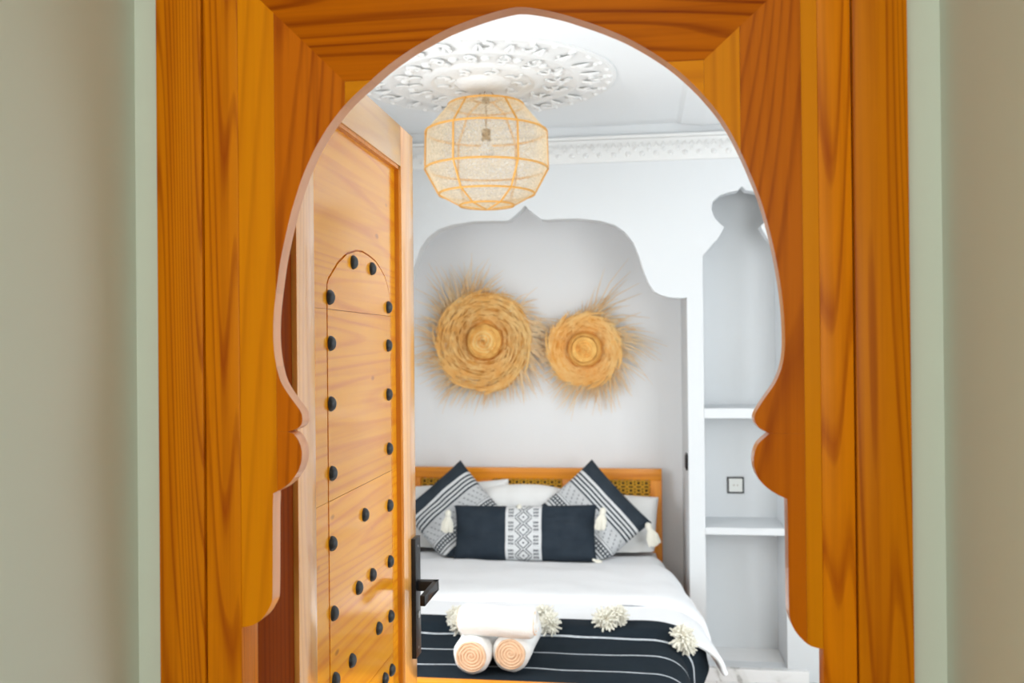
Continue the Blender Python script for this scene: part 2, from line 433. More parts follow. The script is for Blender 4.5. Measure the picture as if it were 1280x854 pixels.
# plaster arch wall in front of the bed alcove
AC = at_y(656, 258, AW).x
AR = at_y(860, 500, AW).x
pts = [(860, 372), (850, 373), (838, 372), (826, 369), (817, 364), (810, 353), (804, 338), (799, 322), (792, 304), (781, 290), (768, 281), (750, 276), (722, 273), (694, 274), (684, 275), (676, 274), (668, 268), (661, 262)]
half = [(at_y(px, py, AW).x, at_y(px, py, AW).z) for px, py in pts]; half[0] = (AR, half[0][1])
ap = at_y(656, 257, AW).z
arch = [(AR, 0)] + half + [(AC, ap)] + [(2*AC-x, z) for x, z in half[::-1]] + [(2*AC-AR, 0)]
outer = [(XL, 0), (XL, ZC), (XR, ZC), (XR, 0)] + arch
NLx, NRx = at_y(880, 500, AW).x, at_y(983, 700, AW).x
NC = (NLx+NRx)/2
npts = [(880, 320), (884, 313), (890, 306), (896, 300), (901, 292), (905, 284), (899, 279), (893, 272), (889, 262), (891, 252), (900, 244), (912, 240), (922, 238)]
nh = [(at_y(px, py, AW).x, at_y(px, py, AW).z) for px, py in npts]; nh[0] = (NLx, nh[0][1])
nap = at_y(930, 233, AW).z
hole = [(NLx, .06)] + nh + [(NC, nap)] + [(2*NC-x, z) for x, z in nh[::-1]] + [(NRx, .06)]
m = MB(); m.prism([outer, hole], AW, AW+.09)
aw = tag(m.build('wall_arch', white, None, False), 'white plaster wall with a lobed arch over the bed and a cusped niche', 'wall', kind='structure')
ND = 4.79
for x0, x1, y1, z1 in ((AR, NLx, BW, ZC), (NRx, NRx+.08, BW, ZC)):
    m = MB(); m.box(x0, x1, AW+.09, y1, 0, z1); m.build('niche_side', white, aw, False)
m = MB(); m.box(NLx, NRx, ND, ND+.05, 0, ZC); m.build('niche_back', white, aw, False)
m = MB(); m.box(2*AC-AR-.05, 2*AC-AR, AW+.09, BW, 0, ZC); m.build('alcove_side', white_in, aw, False)
m = MB(); m.box(2*AC-AR, AR, AW+.09, BW, 2.42, 2.47); m.build('alcove_ceiling', white_in, aw, False)
for z0, z1 in ((1.245, 1.293), (.688, .722), (0, .06)):
    m = MB(); m.box(NLx, NRx, AW+(.004 if z0 else .09), ND, z0, z1); m.build('niche_shelf', W_marble if z0 == 0 else white, aw, False, .003)
m = MB(); m.box(AR+.01, .775, AW-.035, AW, 0, .06); tag(m.build('trim_1', W_marble, None, False, .003), 'low white marble kerb at the foot of the niche', 'trim', kind='structure')
# cornice with small carved blocks above the arch
co = MB(); co.box(XL, XR, AW-.015, AW, 2.49, 2.60); co.box(XL, XR, AW-.03, AW, 2.60, 2.615)
c0 = tag(co.build('trim_2', gypsum, None, False, .002), 'carved white plaster cornice above the lobed arch', 'trim', kind='structure')
cm = MB()
for i in range(60):
    x = -1.2+i*.034; k = i % 2
    cm.lathe([(.013-.004*k, 0), (.010, -.008), (.002, -.010)], 8, (x, AW-.015, 2.525+.02*k), 'y')
    cm.tube([(x-.012, AW-.018, 2.56), (x, AW-.022, 2.58), (x+.012, AW-.018, 2.56)], .0035, 5)
o = cm.build('carved_scroll', gypsum, c0); o['kind'] = 'stuff'
# stepped moulding along the right of the ceiling
m = MB()
xa = at_z(857, 120, ZC).x
m.prism([[(xa-.02, ZC), (xa, ZC-.012), (xa+.10, ZC-.022), (xa+.20, ZC-.022), (xa+.22, ZC)]], 1.4, AW-.03)
tag(m.build('trim_3', white2, None, False), 'white stepped moulding running along the ceiling on the right', 'trim', kind='structure')

# ------------------------------------------------------------------ door frame: architrave boards + lobed arch panel
frame = empty('door_1', (0, FA, 0), label='pine door frame with a lobed keyhole arch cut in wide glued boards', cat='door frame', kind='structure')
XO0, XO1 = at_y(197, 427, FA-.004).x, at_y(1139, 427, FA-.004).x
ja, jb = at_y(256, 427, FA).x, at_y(1068, 427, FA).x
FT = .052
def fboard(x0, x1, z1, mat, d0=-.004, name='frame_board', d1=FT):
    m = MB(); m.box(x0, x1, FA+d0, FA+d1, 0, z1); return keep(m.build(name, mat, None, True, .0022, ang=30), frame)
def keep(o, parent):
    o.parent = parent; o.matrix_parent_inverse = Matrix.Translation(-parent.location); return o
fboard(XO0, ja-.0008, 2.42, W_frame)
fboard(ja+.0008, OL, 2.42, W_frame, -.001)
fboard(jb+.0008, XO1, 2.42, W_frame, d1=.030)
fboard(OR_, jb-.0008, 2.42, W_frame, -.001, d1=.030)
m = MB(); m.box(XO0, XO1, FA-.004, FA+FT, 2.42, 2.54); keep(m.build('frame_board', W_top, None, True, .002, ang=30), frame)
m = MB(); m.box(OL, OR_, FA+.001, FA+FT, 2.32, 2.42); keep(m.build('frame_board', W_top, None, True, .002, ang=30), frame)

Lp = [(645, 9), (630, 12), (610, 17.5), (585, 26), (560, 36), (539, 47), (519.5, 58), (502, 69.5), (485.6, 81.5), (473, 92), (462, 102), (450, 112.5), (438, 124), (427, 136), (417.7, 148), (409, 160), (401, 173), (393.5, 186), (387, 200), (380, 216), (373.5, 234), (365, 261.5), (358, 290), (350.4, 326.7), (344.6, 369), (342.4, 390), (341.6, 407.5), (341.6, 424), (342.8, 440), (346, 460), (351, 477), (359.5, 491.6), (370, 506), (376, 515), (378, 523), (376.8, 530.6), (372, 535.5), (364.8, 538.4), (359.5, 539.7), (367, 542.5), (373, 550.6), (376.8, 561), (377.4, 571.7), (374.7, 584.4), (369, 595), (361.6, 604.4), (351, 612), (341.6, 617), (341, 640), (341, 700), (340.6, 745), (339, 755), (335, 763), (330.7, 770), (324.5, 776.6), (315, 782), (303, 784.5)]
Rp = [(645, 9), (660, 9.4), (682.5, 13), (704, 18), (720, 23), (740, 29.5), (760, 37), (780, 45.5), (800, 56), (819, 67.5), (838, 80.5), (856, 95.5), (875, 114), (895.5, 138), (912, 163), (926, 190), (938, 217), (949.5, 246), (959, 277), (966.5, 307), (972, 334), (976.5, 361.5), (979.5, 388.7), (981, 415.8), (980.7, 439), (977, 460), (968.5, 480), (956.6, 497), (946.8, 512), (942.8, 522), (945, 530), (951.5, 537), (961.7, 542), (956.6, 546.6), (948, 555), (943, 567), (942.5, 582), (948, 598), (959, 610), (972.8, 619), (984, 624), (985, 663), (986, 752), (987.5, 773), (993.4, 788), (1003.8, 800.5), (1014, 808), (1027, 811.3)]
def smoothp(P):
    out = [P[0]]
    for i in range(1, len(P)):
        a, b = P[i-1], P[i]; c0_, c1_ = P[max(i-2, 0)], P[min(i+1, len(P)-1)]
        def turn(p, q, r):
            v1 = Vector((q[0]-p[0], q[1]-p[1])); v2 = Vector((r[0]-q[0], r[1]-q[1]))
            return 0 if v1.length < 1e-6 or v2.length < 1e-6 else abs(v1.angle(v2))
        if turn(c0_, a, b) < .7 and turn(a, b, c1_) < .7:
            for t in (.33, .66):
                f = lambda k: .5*((2*a[k])+(-c0_[k]+b[k])*t+(2*c0_[k]-5*a[k]+4*b[k]-c1_[k])*t*t+(-c0_[k]+3*a[k]-3*b[k]+c1_[k])*t**3)
                out.append((f(0), f(1)))
        out.append(b)
    return out
W = lambda px, py: (at_y(px, py, FA).x, at_y(px, py, FA).z)
Lw = [W(*p) for p in smoothp(Lp)]; Rw = [W(*p) for p in smoothp(Rp)]
Lw[-1] = (OL, Lw[-1][1]); Rw[-1] = (OR_, Rw[-1][1])
ZT = 2.32
def crossings(P, x):
    out = []
    for a, b in zip(P, P[1:]):
        if (a[0]-x)*(b[0]-x) < 0: out.append(a[1]+(b[1]-a[1])*(x-a[0])/(b[0]-a[0]))
    return out
def clip(poly, a, b, c):
    """keep a*x+b*z+c >= 0"""
    out = []
    for i in range(len(poly)):
        p, q = poly[i-1], poly[i]; dp, dq = a*p[0]+b*p[1]+c, a*q[0]+b*q[1]+c
        if (dp >= 0) != (dq >= 0):
            t = dp/(dp-dq); out.append((p[0]+(q[0]-p[0])*t, p[1]+(q[1]-p[1])*t))
        if dq >= 0: out.append(q)
    return out
def line(p, q):
    """half plane to the left of p->q"""
    a, b = -(q[1]-p[1]), q[0]-p[0]; return a, b, -(a*p[0]+b*p[1])
def neg(h): return tuple(-v for v in h)
TH = .026
def panel(polys, mat, name='arch_board'):
    m = MB()
    for poly in polys:
        q = []
        for p in poly:
            if not q or (abs(p[0]-q[-1][0])+abs(p[1]-q[-1][1])) > 2e-4: q.append(p)
        if abs(q[0][0]-q[-1][0])+abs(q[0][1]-q[-1][1]) < 2e-4: q.pop()
        if len(q) > 2: m.prism([q], FA, FA+TH)
    o = keep(m.build(name, mat, None, True, ang=35), frame)
    o.data.materials.append(W_edge)          # paler sawn edge, with room light and varnish sheen put into its colour
    for f in o.data.polygons:
        if abs(f.normal.y) < .5: f.material_index = 1
left = Lw + [(OL, ZT), (Lw[0][0], ZT)]
right = Rw + [(OR_, ZT), (Rw[0][0], ZT)]
ml = line(W(431, 102), W(325, 0)); mr = line(W(951, 8), W(880, 75))
top_l = W(431, 102)[1]
inside = lambda h, p: h[0]*p[0]+h[1]*p[1]+h[2] >= 0
if not inside(ml, W(310, 300)): ml = neg(ml)
if not inside(mr, W(1000, 300)): mr = neg(mr)
VX = lambda px, py: W(px, py)[0]
def vless(x): return (-1, 0, x)
def vmore(x): return (1, 0, -x)
def zless(z): return (0, -1, z)
def zmore(z): return (0, 1, -z)
def cl(poly, *hs):
    for h in hs: poly = clip(poly, *h)
    return poly
g = .00012
j1 = VX(345, 400); j2 = VX(431, 120); zs = W(0, 407)[1]; ztl = W(431, 102)[1]
zc = sorted([z for z in crossings(Lw, j1+g) if W(0, 600)[1] < z < W(0, 300)[1]], reverse=True)
print('ZC', zc)
panel([cl(left, ml, vless(j1-g))], W_sap)
zn = W(360, 539.7)[1]
panel([cl(left, ml, vmore(j1+g), vless(j2-g), zmore(zc[0]+.0002)),
       cl(left, ml, vmore(j1+g), zless(zc[1]-.0002), zmore(zn+.00005)),
       cl(left, ml, vmore(j1+g), zless(zn-.00005))], W_frame_dark)
panel([cl(left, vmore(j2+g), zless(ztl-g))], W_topsap)
k1 = VX(880, 100); k2 = VX(925, 100); ztr = W(880, 75)[1]; k3 = VX(1005, 450); zn = W(961.7, 542)[1]
panel([cl(right, mr, vmore(k2+g), vless(k3-g), zmore(zn+.00005)), cl(right, vmore(k2+g), vless(k3-g), zless(zn-.00005))], W_frame_dark)
panel([cl(right, mr, vmore(k3+g))], W_sap)
panel([cl(right, mr, vmore(k1+g), vless(k2-g))], W_sap)
panel([cl(right, vless(k1-g), zless(ztr-g))], W_topsap)
panel([cl(left, neg(ml), zmore(ztl+g)), cl(right, neg(mr), zmore(ztr+g))], W_top)
# jamb lining between the frame boards and the leaf
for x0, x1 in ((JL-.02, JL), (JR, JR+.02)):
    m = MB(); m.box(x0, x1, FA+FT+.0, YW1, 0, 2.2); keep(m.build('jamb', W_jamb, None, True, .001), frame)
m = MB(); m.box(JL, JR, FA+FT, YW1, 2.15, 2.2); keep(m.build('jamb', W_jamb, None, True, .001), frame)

# ------------------------------------------------------------------ open studded door leaf
LX, LT = -.528, .042       # face towards the bed side, thickness
LB0, LB1 = 1.375, 2.13
PB0, PB1 = 1.455, 2.02
ZD = 2.10; PZ1 = 2.008; RX = LX-.014
leaf = empty('hinged_studded_leaf', (LX, LB0, .01), label='open pine door leaf with black studs and a lever handle', cat='door')
def lk(o): return keep(o, leaf)
m = MB(); m.box(LX-LT, LX, LB0, PB0, .01, ZD); lk(m.build('stile', W_stile, None, True, .0015, ang=30))
m = MB(); m.box(LX-LT, LX, PB1, LB1, .01, ZD); lk(m.build('stile', W_stile, None, True, .0015, ang=30))
m = MB(); m.prism([[(PB0+.0, PZ1), (PB1, PZ1), (PB1, ZD), (PB0, ZD)]], LX-LT, LX-.0003, 'x'); lk(m.build('rail', W_rail, None, True, .0012, ang=30))
m = MB(); m.box(LX-LT, LX-.0003, PB0, PB1, .01, .16); lk(m.build('rail', W_rail, None, True, .0012, ang=30))
m = MB(); m.box(RX-.001, LX-.004, PB1-.007, PB1, .16, PZ1); m.box(RX-.001, LX-.004, PB0, PB1, PZ1-.007, PZ1)
lk(m.build('bead', W_leaf_edge, None, False))
# arched outline of the groove, traced on the recessed panel
gp = [(409.5, 560), (408.5, 450), (408, 355), (410, 347), (413.6, 341), (422, 327), (433, 316), (445, 312), (453, 313.5), (461, 318.5), (469, 325), (475, 334), (481, 345), (484.5, 357), (487, 370), (488, 384)]
ga = [at_x(px, py, RX) for px, py in gp]; ga = [(p.y, p.z) for p in ga]
gy0, gy1 = ga[0][0], ga[-1][0]; ga = [(gy0, .22)] + ga[1:] + [(gy1, .22)]
cy = (gy0+gy1)/2; cz = 1.2
def shrink(P, d):
    out = []
    for i, p in enumerate(P):
        a = Vector(P[i-1] if i else P[0]); b = Vector(P[(i+1) if i < len(P)-1 else i])
        t = (b-a).normalized(); nrm = Vector((t.y, -t.x)); out.append((p[0]+nrm.x*d, p[1]+nrm.y*d))
    out[0] = (out[0][0], .22+abs(d)); out[-1] = (out[-1][0], .22+abs(d)); return out
gi = shrink(ga, .004)
if gi[0][0] < ga[0][0]: gi = shrink(ga, -.004)
zp0, zp1 = .16, PZ1
bk = MB(); bk.box(LX-LT+.004, RX-.006, PB0, PB1, zp0, zp1); lk(bk.build('groove_back', W_leaf_edge, None, False))
def pplank(polys, dz=0):
    m = MB(); m.prism(polys, RX-.0065, RX+dz, 'x'); lk(m.build('plank', W_leaf, None, False))
# surround: planks above, right and left of the arch figure, cut from horizontal boards at the seams
sy = at_x(422, 388, RX).z
seams = [zp0, .52, .93, 1.33, sy, zp1]
whole = [(PB0, zp0), (PB1, zp0), (PB1, zp1), (PB0, zp1)]
topi = max(range(len(ga)), key=lambda i: ga[i][1])
Lhalf = ga[:topi+1]; Rhalf = ga[topi:]
surl = [(PB0, zp0), (ga[0][0], zp0)] + Lhalf + [(ga[topi][0], zp1), (PB0, zp1)]
surr = [(PB1, zp1), (ga[topi][0], zp1)] + Rhalf + [(ga[-1][0], zp0), (PB1, zp0)]
for i in range(len(seams)-1):
    s0, s1 = seams[i], seams[i+1]
    if i < len(seams)-2:
        for side in (surl, surr): pplank([cl(side, zmore(s0+.0003), zless(s1-.0003))])
    else:
        q = [(PB1, s0+.0003)] + [(PB1, zp1), (PB0, zp1), (PB0, s0+.0003)]
        inner = [p for p in ga if p[1] > s0+.0003]
        l0 = (gy0, s0+.0003); r0 = (gy1, s0+.0003)
        pplank([q + [l0] + inner + [r0]])
    gg = cl(gi, zmore(s0+.0005), zless(s1-.0005))
    if len(gg) > 2: pplank([gg], .0006)
# studs
studs = [(442.4, 328), (465.6, 336), (412.9, 371.7), (414.3, 429.3), (414.6, 505), (486, 384.3), (486, 432), (486.3, 493.2), (416, 592), (416, 679.7), (418, 767), (419.7, 850), (487, 561), (487.4, 632), (488, 702), (488.8, 770.5), (490, 837.8), (456.5, 643.7), (466, 718.7), (448.8, 735), (473.8, 785.6), (440.3, 826), (481.5, 848.8)]
sm = MB(); sm.lathe([(.0135, 0), (.0135, .002), (.0125, .0045), (.0098, .0075), (.006, .0094), (.0022, .0102), (0.0001, .0103)], 16, (0, 0, 0), 'x')
s0_ = sm.build('stud', blackstud, None, True, weld=True, ang=50); s0_.parent = leaf
first = True
for px, py in studs:
    p = at_x(px, py, RX+.003)
    loc = (RX+.0006-LX, p.y-LB0, p.z-.01)
    if first: s0_.location = loc; first = False
    else: dup(s0_, leaf, loc)
# lever handle
HZ1, HZ0 = 1.155, .878
m = MB(); m.box(LX, LX+.0105, 2.082, 2.129, HZ0, HZ1); pl = lk(m.build('handle_plate', black, None, True, .0008, ang=30)); pl['label'] = 'black metal handle plate'
m = MB(); m.box(LX+.008, LX+.058, 2.094, 2.114, 1.032, 1.055); m.box(LX+.047, LX+.058, 1.972, 2.114, 1.032, 1.055)
lv = m.build('lever', black, None, True, .0008, ang=30); lv.parent = pl; lv.matrix_parent_inverse = Matrix.Identity(4)
m = MB(); m.lathe([(.0085, 0), (.0085, .012), (.0001, .012)], 16, (LX+.001, 2.105, .975), 'x'); k_ = m.build('keyhole', steel, None); k_.parent = pl
for z in (HZ1-.02, HZ0+.02):
    m = MB(); m.lathe([(.003, 0), (.003, .0112), (.0001, .0116)], 10, (LX, 2.105, z), 'x')
    k_ = m.build('screw', steel, None); k_.parent = pl
for z in (.35, 1.85):
    m = MB(); m.tube([(LX-.006, LB0-.004, z-.05), (LX-.006, LB0-.004, z+.05)], .004, 10); lk(m.build('hinge', steel))

# ------------------------------------------------------------------ switches
e = empty('socket', (.5, ND, .9), label='square white wall socket with a black rim inside the niche', cat='socket')
p = at_y(919.5, 606.5, ND-.005); e.location = (p.x, ND, p.z)
m = MB(); h = .041; m.prism([rect(-h, h, -h, h), rect(-h+.007, h-.007, -h+.007, h-.007)], -.010, 0)
m.build('rim', black, e, False, 0)
m = MB(); m.box(-h+.007, h-.007, -.008, 0, -h+.007, h-.007); m.build('face_plate', plasticw, e, False, .001)
m = MB(); m.prism([rect(-.022, .022, -.022, .022), rect(-.019, .019, -.019, .019)], -.0095, -.008); m.build('insert_frame', plasticw, e, False)
m = MB()
for dx in (-.009, .009): m.lathe([(.0028, -.0092), (.0001, -.0092)], 10, (dx, 0, 0), 'y')
m.build('pin_hole', cord_m, e)
e2 = empty('light_switch', (AR, 4.60, at_y(857, 577, 4.6).z), label='narrow black light switch on the side of the white pier', cat='switch')
m = MB(); m.box(-.010, 0, -.04, .04, -.04, .04); m.build('rim', black, e2, True, .003)
m = MB(); m.box(-.013, -.009, -.028, .028, -.03, .03); m.build('rocker', black, e2, True, .002)

# ------------------------------------------------------------------ ceiling medallion and woven lamp
LB = 3.70; lp = at_y(608, 190, LB); LAX, LAZ = lp.x, lp.z
mc = at_z(617, 96, ZC-.02); MX, MY = LAX+.0, LB-.05
MXc = MX+.02
med = empty('ceiling_medallion', (MXc-.02, MY-.02, ZC), label='round carved white plaster medallion on the ceiling above the woven lamp', cat='ceiling rose')
m = MB(); R0 = .47
m.lathe([(R0, 0), (R0, -.012), (R0-.012, -.018), (R0-.03, -.012), (R0-.05, -.010), (.36, -.012), (.345, -.024), (.33, -.024), (.315, -.014), (.22, -.014), (.205, -.028), (.185, -.030), (.17, -.018), (.10, -.022), (.085, -.045), (.06, -.055), (.0001, -.055)], 64)
m.build('base', gypsum, med, weld=True)
def scroll(r, s):
    pts = []
    for i in range(16):
        t = i/15; a = t*4.6; rad = s*(1-.75*t)
        pts.append((r+rad*math.cos(a), rad*math.sin(a), -.018-.006*t))
    return pts
def radial(name, fn, n, ph=0):
    mm = MB(); fn(mm); o = mm.build(name, gypsum, med); o.rotation_euler = (0, 0, ph)
    for k in range(1, n): dup(o, med, rot=(0, 0, ph+2*PI*k/n))
radial('scroll', lambda q: q.tube(scroll(.395, .036), [.010-.0004*i for i in range(16)], 5), 18)
def curl(q, r, a0, sz, sg, w_):
    pts = []
    for i in range(12):
        t = i/11; a = a0+sg*t*4.4; rad = sz*(1-.7*t)
        pts.append((r+rad*math.cos(a), rad*math.sin(a), -.020-.008*math.sin(PI*t)))
    q.tube(pts, [w_*(1-.5*i/11) for i in range(12)], 5)
radial('petal', lambda q: (q.tube([(.35, 0, -.020), (.38, .010, -.030), (.415, .002, -.020)], [.005, .009, .003], 6), q.tube([(.35, 0, -.020), (.38, -.010, -.030), (.415, -.002, -.020)], [.005, .009, .003], 6)), 24, PI/24)
radial('leaf_ornament', lambda q: (curl(q, .28, 0, .030, 1, .009), curl(q, .25, PI, .026, -1, .008), curl(q, .305, PI/2, .018, 1, .006)), 16)
radial('boss', lambda q: q.lathe([(.016, -.012), (.014, -.026), (.006, -.032), (.0001, -.033)], 10, (.275, 0, 0)), 16, PI/16)
radial('petal', lambda q: (curl(q, .14, 0, .026, 1, .009), curl(q, .125, PI, .022, 1, .008)), 9, .2)
radial('bead', lambda q: q.lathe([(.012, -.012), (.010, -.020), (.004, -.026), (.0001, -.027)], 8, (.447, 0, 0)), 36)

lamp = empty('pendant_lamp', (LAX, LB, LAZ), label='round woven raffia pendant lamp hanging from the ceiling', cat='lamp')
med.scale = (1.13, 1.13, .65)
rk = .0046  # metres per px scaled below
s = lp.y/FPX*1.013
hoops = [(16*s, 66*s), (47*s, 58*s), (76*s, 24*s), (77*s, -22*s), (60*s, -53*s), (34*s, -67*s)]
NS = 6
def fab(u, v):
    # profile from the top hoop to the small bottom disc
    prof = hoops + [(3*s, -72*s)]
    k = min(int(v*(len(prof)-1)), len(prof)-2); t = v*(len(prof)-1)-k
    r = prof[k][0]*(1-t)+prof[k+1][0]*t; z = prof[k][1]*(1-t)+prof[k+1][1]*t
    th = 2*PI*u; a = (u*NS*2) % 1
    r *= 1-.030*math.sin(PI*a)*math.sin(PI*min(1, v*1.2))
    return (r*math.cos(th), r*math.sin(th), z)
m = MB(); m.grid(fab, 96, 24, False); m.build('shade', voile_m, lamp, weld=True, ang=60)
for r, z in hoops:
    m = MB(); m.loop([(r*math.cos(2*PI*k/48), r*math.sin(2*PI*k/48), z) for k in range(48)], .0042, 6); m.build('hoop', rattan, lamp)
def ribm():
    q = MB(); q.tube([(r, 0, z) for r, z in hoops+[(2*s, -72*s)]], .0040, 6); return q
r0 = ribm().build('rib', rattan, lamp)
for k in range(1, NS*1): dup(r0, lamp, rot=(0, 0, 2*PI*k/NS+.15))
r0.rotation_euler = (0, 0, .15)
m = MB(); m.tube([(0, 0, 18*s), (0, 0, ZC-LAZ-.055)], .003, 6); m.build('cord', cord_m, lamp)
m = MB()
for a in (0, PI/2, PI, 3*PI/2): m.tube([(16*s*math.cos(a), 16*s*math.sin(a), 66*s), (0, 0, 80*s)], .0016, 5)
m.build('hanger', cord_m, lamp)
m = MB(); m.tube([(0, 0, 28*s), (0, 0, 14*s)], .018, 12); m.build('bulb_holder', brass, lamp)
m = MB(); m.lathe([(.012, 15*s), (.016, 12*s), (.029, 5*s), (.030, 0), (.024, -5*s), (.010, -8*s), (.0001, -8.5*s)], 16); b_ = m.build('bulb', glassy, lamp, weld=True)
m = MB(); m.tube([(0, 0, ZC-LAZ-.055), (0, 0, ZC-LAZ-.075)], .016, 10); m.build('ceiling_hook', brass, lamp)

# ------------------------------------------------------------------ straw hats
def hat(name, px, py, rp, crown, label, seed, spikes):
    rnd = random.Random(seed)
    p = at_y(px, py, BW-.06); k = (BW-.06)/FPX*1.0
    R = rp*k; rc = crown*k
    e = empty(name, (p.x, BW-.004, p.z), label=label, cat='straw hat')
    def dish(r, th):   # height of brim in front of the wall at radius r
        t = max(0, (r-rc)/(R-rc))
        return .022+.070*t**1.5+.008*math.sin(3*th+seed)
    def fn(u, v):
        th = 2*PI*u
        if v < .30:
            t = v/.30; r = rc*math.sin(t*PI/2)**.9*1.0; h = dish(rc, th)+.085*(1-t**4)**.5+.004*math.sin(r*420)
            if t >= .999: h = dish(rc, th)
        else:
            t = (v-.30)/.70; r = rc+(R-rc)*t; h = dish(r, th)
            h += .004*math.sin((r/(R-rc)*7+u*1)*2*PI)
        r *= 1+.09*noise.noise(Vector((math.cos(th)*1.5, math.sin(th)*1.5, seed)))*min(1, v*2)
        h += .006*noise.noise(Vector((r*40*math.cos(th), r*40*math.sin(th), seed)))
        return (r*math.cos(th), -h, r*math.sin(th))
    q = MB(); q.grid(fn, 72, 60, False); o = q.build('woven_hat', straw, e, weld=True, ang=70); mod(o, 'SOLIDIFY', thickness=.008, offset=1)
    # flat swirls of palm strips laid round the brim
    q = MB()
    for i in range(620):
        r = rc*1.12+(R*1.02-rc*1.12)*rnd.random()**.8; a = rnd.uniform(0, 2*PI); L = rnd.uniform(.25, .8); dr = rnd.uniform(-.018, .040)
        pts = []
        for j in range(6):
            t = j/5; aa = a-L*t; rr = r+dr*t; h = dish(rr, aa)+.010+.006*math.sin(PI*t)+rnd.uniform(-.001, .001)
            pts.append((rr*math.cos(aa), -h, rr*math.sin(aa)))
        q.tube(pts, [.001, .003, .0035, .0035, .0028, .0008], 4, False)
    o = q.build('swirled_strip', straw_pale, e); o['kind'] = 'stuff'
    # crown coil
    q = MB(); pts = []
    for i in range(150):
        t = i/149; a = t*2*PI*4.5; r = rc*(.10+.86*t); h = dish(rc, a)+.085*max(0, 1-(r/rc)**4)**.5+.001
        pts.append((r*math.cos(a), -h, r*math.sin(a)))
    q.tube(pts, .0055, 5); q.build('crown_coil', straw_pale, e)
    # ragged fringe of loose ends
    q = MB()
    for i in range(560):
        a = rnd.uniform(0, 2*PI); w_ = .25
        for (c, wd, am) in spikes:
            d = (a-c+PI) % (2*PI)-PI; w_ += am*math.exp(-(d/wd)**2)
        L = rnd.uniform(.03, .095)*(w_+.40)*1.3; r = R*rnd.uniform(.80, 1.0)
        sw = rnd.gauss(-.55, .35)
        base = Vector((r*math.cos(a), -dish(r, a)-.004, r*math.sin(a)))
        d = Vector((math.cos(a+sw), rnd.uniform(-.12, .30), math.sin(a+sw))).normalized()
        pts = [base, base+d*L*.5, base+d*L+Vector((0, min(.02, 0), -.15*L))]
        pts = [(x, min(y, -.012), z) for x, y, z in pts]
        q.tube(pts, [.0034, .0021, .0005], 4, False)
    o = q.build('fringe', straw_fringe, e); o['kind'] = 'stuff'
hat('straw_hat', 606, 427, 60, 22, 'larger round straw hat with a ragged fringe, left on the alcove wall', 3,
    [(2.3, .35, 2.2), (1.8, .25, 1.4), (3.1, .5, 1.2), (3.9, .5, 1.1), (0.5, .35, 1.8), (-.5, .4, 1.2), (-1.6, .5, .5)])
hat('straw_hat', 731, 437, 43, 20, 'smaller straw hat with a flat pale crown, right on the alcove wall', 8,
    [(1.35, .22, 3.0), (.45, .3, 2.0), (-.4, .5, .9), (-1.5, .7, 1.2), (3.2, .5, .6)])

# ------------------------------------------------------------------ bed
BX, BWD = -.585, 1.40; B0, B1 = BX-BWD/2, BX+BWD/2
bed = empty('bed', (BX, 4.0, 0), label='orange pine bed frame with a lattice headboard', cat='bed')
def bk_(o): return keep(o, bed)
HB = 5.05; HT = at_y(740, 586, HB).z
m = MB(); m.box(B0, B1, HB, HB+.04, HT-.060, HT); bk_(m.build('top_rail', W_bed, None, True, .003, ang=30))
m = MB(); m.box(B0+.06, B1-.06, HB+.004, HB+.036, .40, .46); bk_(m.build('bottom_rail', W_bed, None, True, .003, ang=30))
for x in (B0, B1-.062):
    m = MB(); m.box(x, x+.062, HB-.002, HB+.042, 0, HT-.0605); bk_(m.build('post', W_bedv, None, True, .003, ang=30))
mx = [at_y(q, 610, HB).x for q in (615, 703)]; sw = .10
for x0, x1 in ((mx[0]-sw, mx[0]), (mx[1], mx[1]+sw)):
    m = MB(); m.box(x0, x1, HB+.003, HB+.037, .46, HT-.060); bk_(m.build('mullion', W_bedv, None, True, .003, ang=30))
m = MB(); m.box(B0+.06, B1-.06, HB+.030, HB+.040, .46, HT-.07); bk_(m.build('backing', W_back, None, False))
for x0, x1 in ((B0+.062, mx[0]-sw), (mx[0], mx[1]), (mx[1]+sw, B1-.062)):
    q = MB(); z0, z1 = .62, HT-.060; P = .040; yy = HB+.018
    n_x = max(1, round((x1-x0)/P)); px_ = (x1-x0)/n_x; nz = int((z1-z0)/P)+1
    for j in range(nz):
        for i in range(n_x):
            cx, cz_ = x0+(i+.5)*px_, z1-(j+.5)*P
            h = P*.5
            q.loop([(cx+.0125*math.cos(t*PI/4), yy, cz_+.0125*math.sin(t*PI/4)) for t in range(8)], .0050, 4)
            for dx, dz in ((1, 1), (1, -1), (-1, 1), (-1, -1)):
                q.tube([(cx+dx*.0085, yy, cz_+dz*.0085), (cx+dx*px_/2, yy, cz_+dz*h)], .0060, 4, False)
            q.tube([(cx+.0125, yy, cz_), (cx+px_/2, yy, cz_)], .0045, 4, False); q.tube([(cx-.0125, yy, cz_), (cx-px_/2, yy, cz_)], .0045, 4, False)
    o = bk_(q.build('lattice', W_lat, None)); o['kind'] = 'stuff'
FB = 2.90
m = MB(); m.box(B0, B1, FB, FB+.045, .16, .522); bk_(m.build('footboard', W_bed, None, True, .006, ang=30))
for x in (B0+.0, B1-.06):
    m = MB(); m.box(x, x+.06, FB-.003, FB+.048, 0, .1595); bk_(m.build('leg', W_bedv, None, True, .003, ang=30))
for x in (B0, B1-.028):
    m = MB(); m.box(x, x+.028, FB+.05, HB-.004, .16, .33); bk_(m.build('side_rail', W_bed, None, True, .003, ang=30))
m = MB(); m.box(B0+.03, B1-.03, FB+.05, HB-.004, .20, .225); bk_(m.build('slat_base', W_back, None, False))

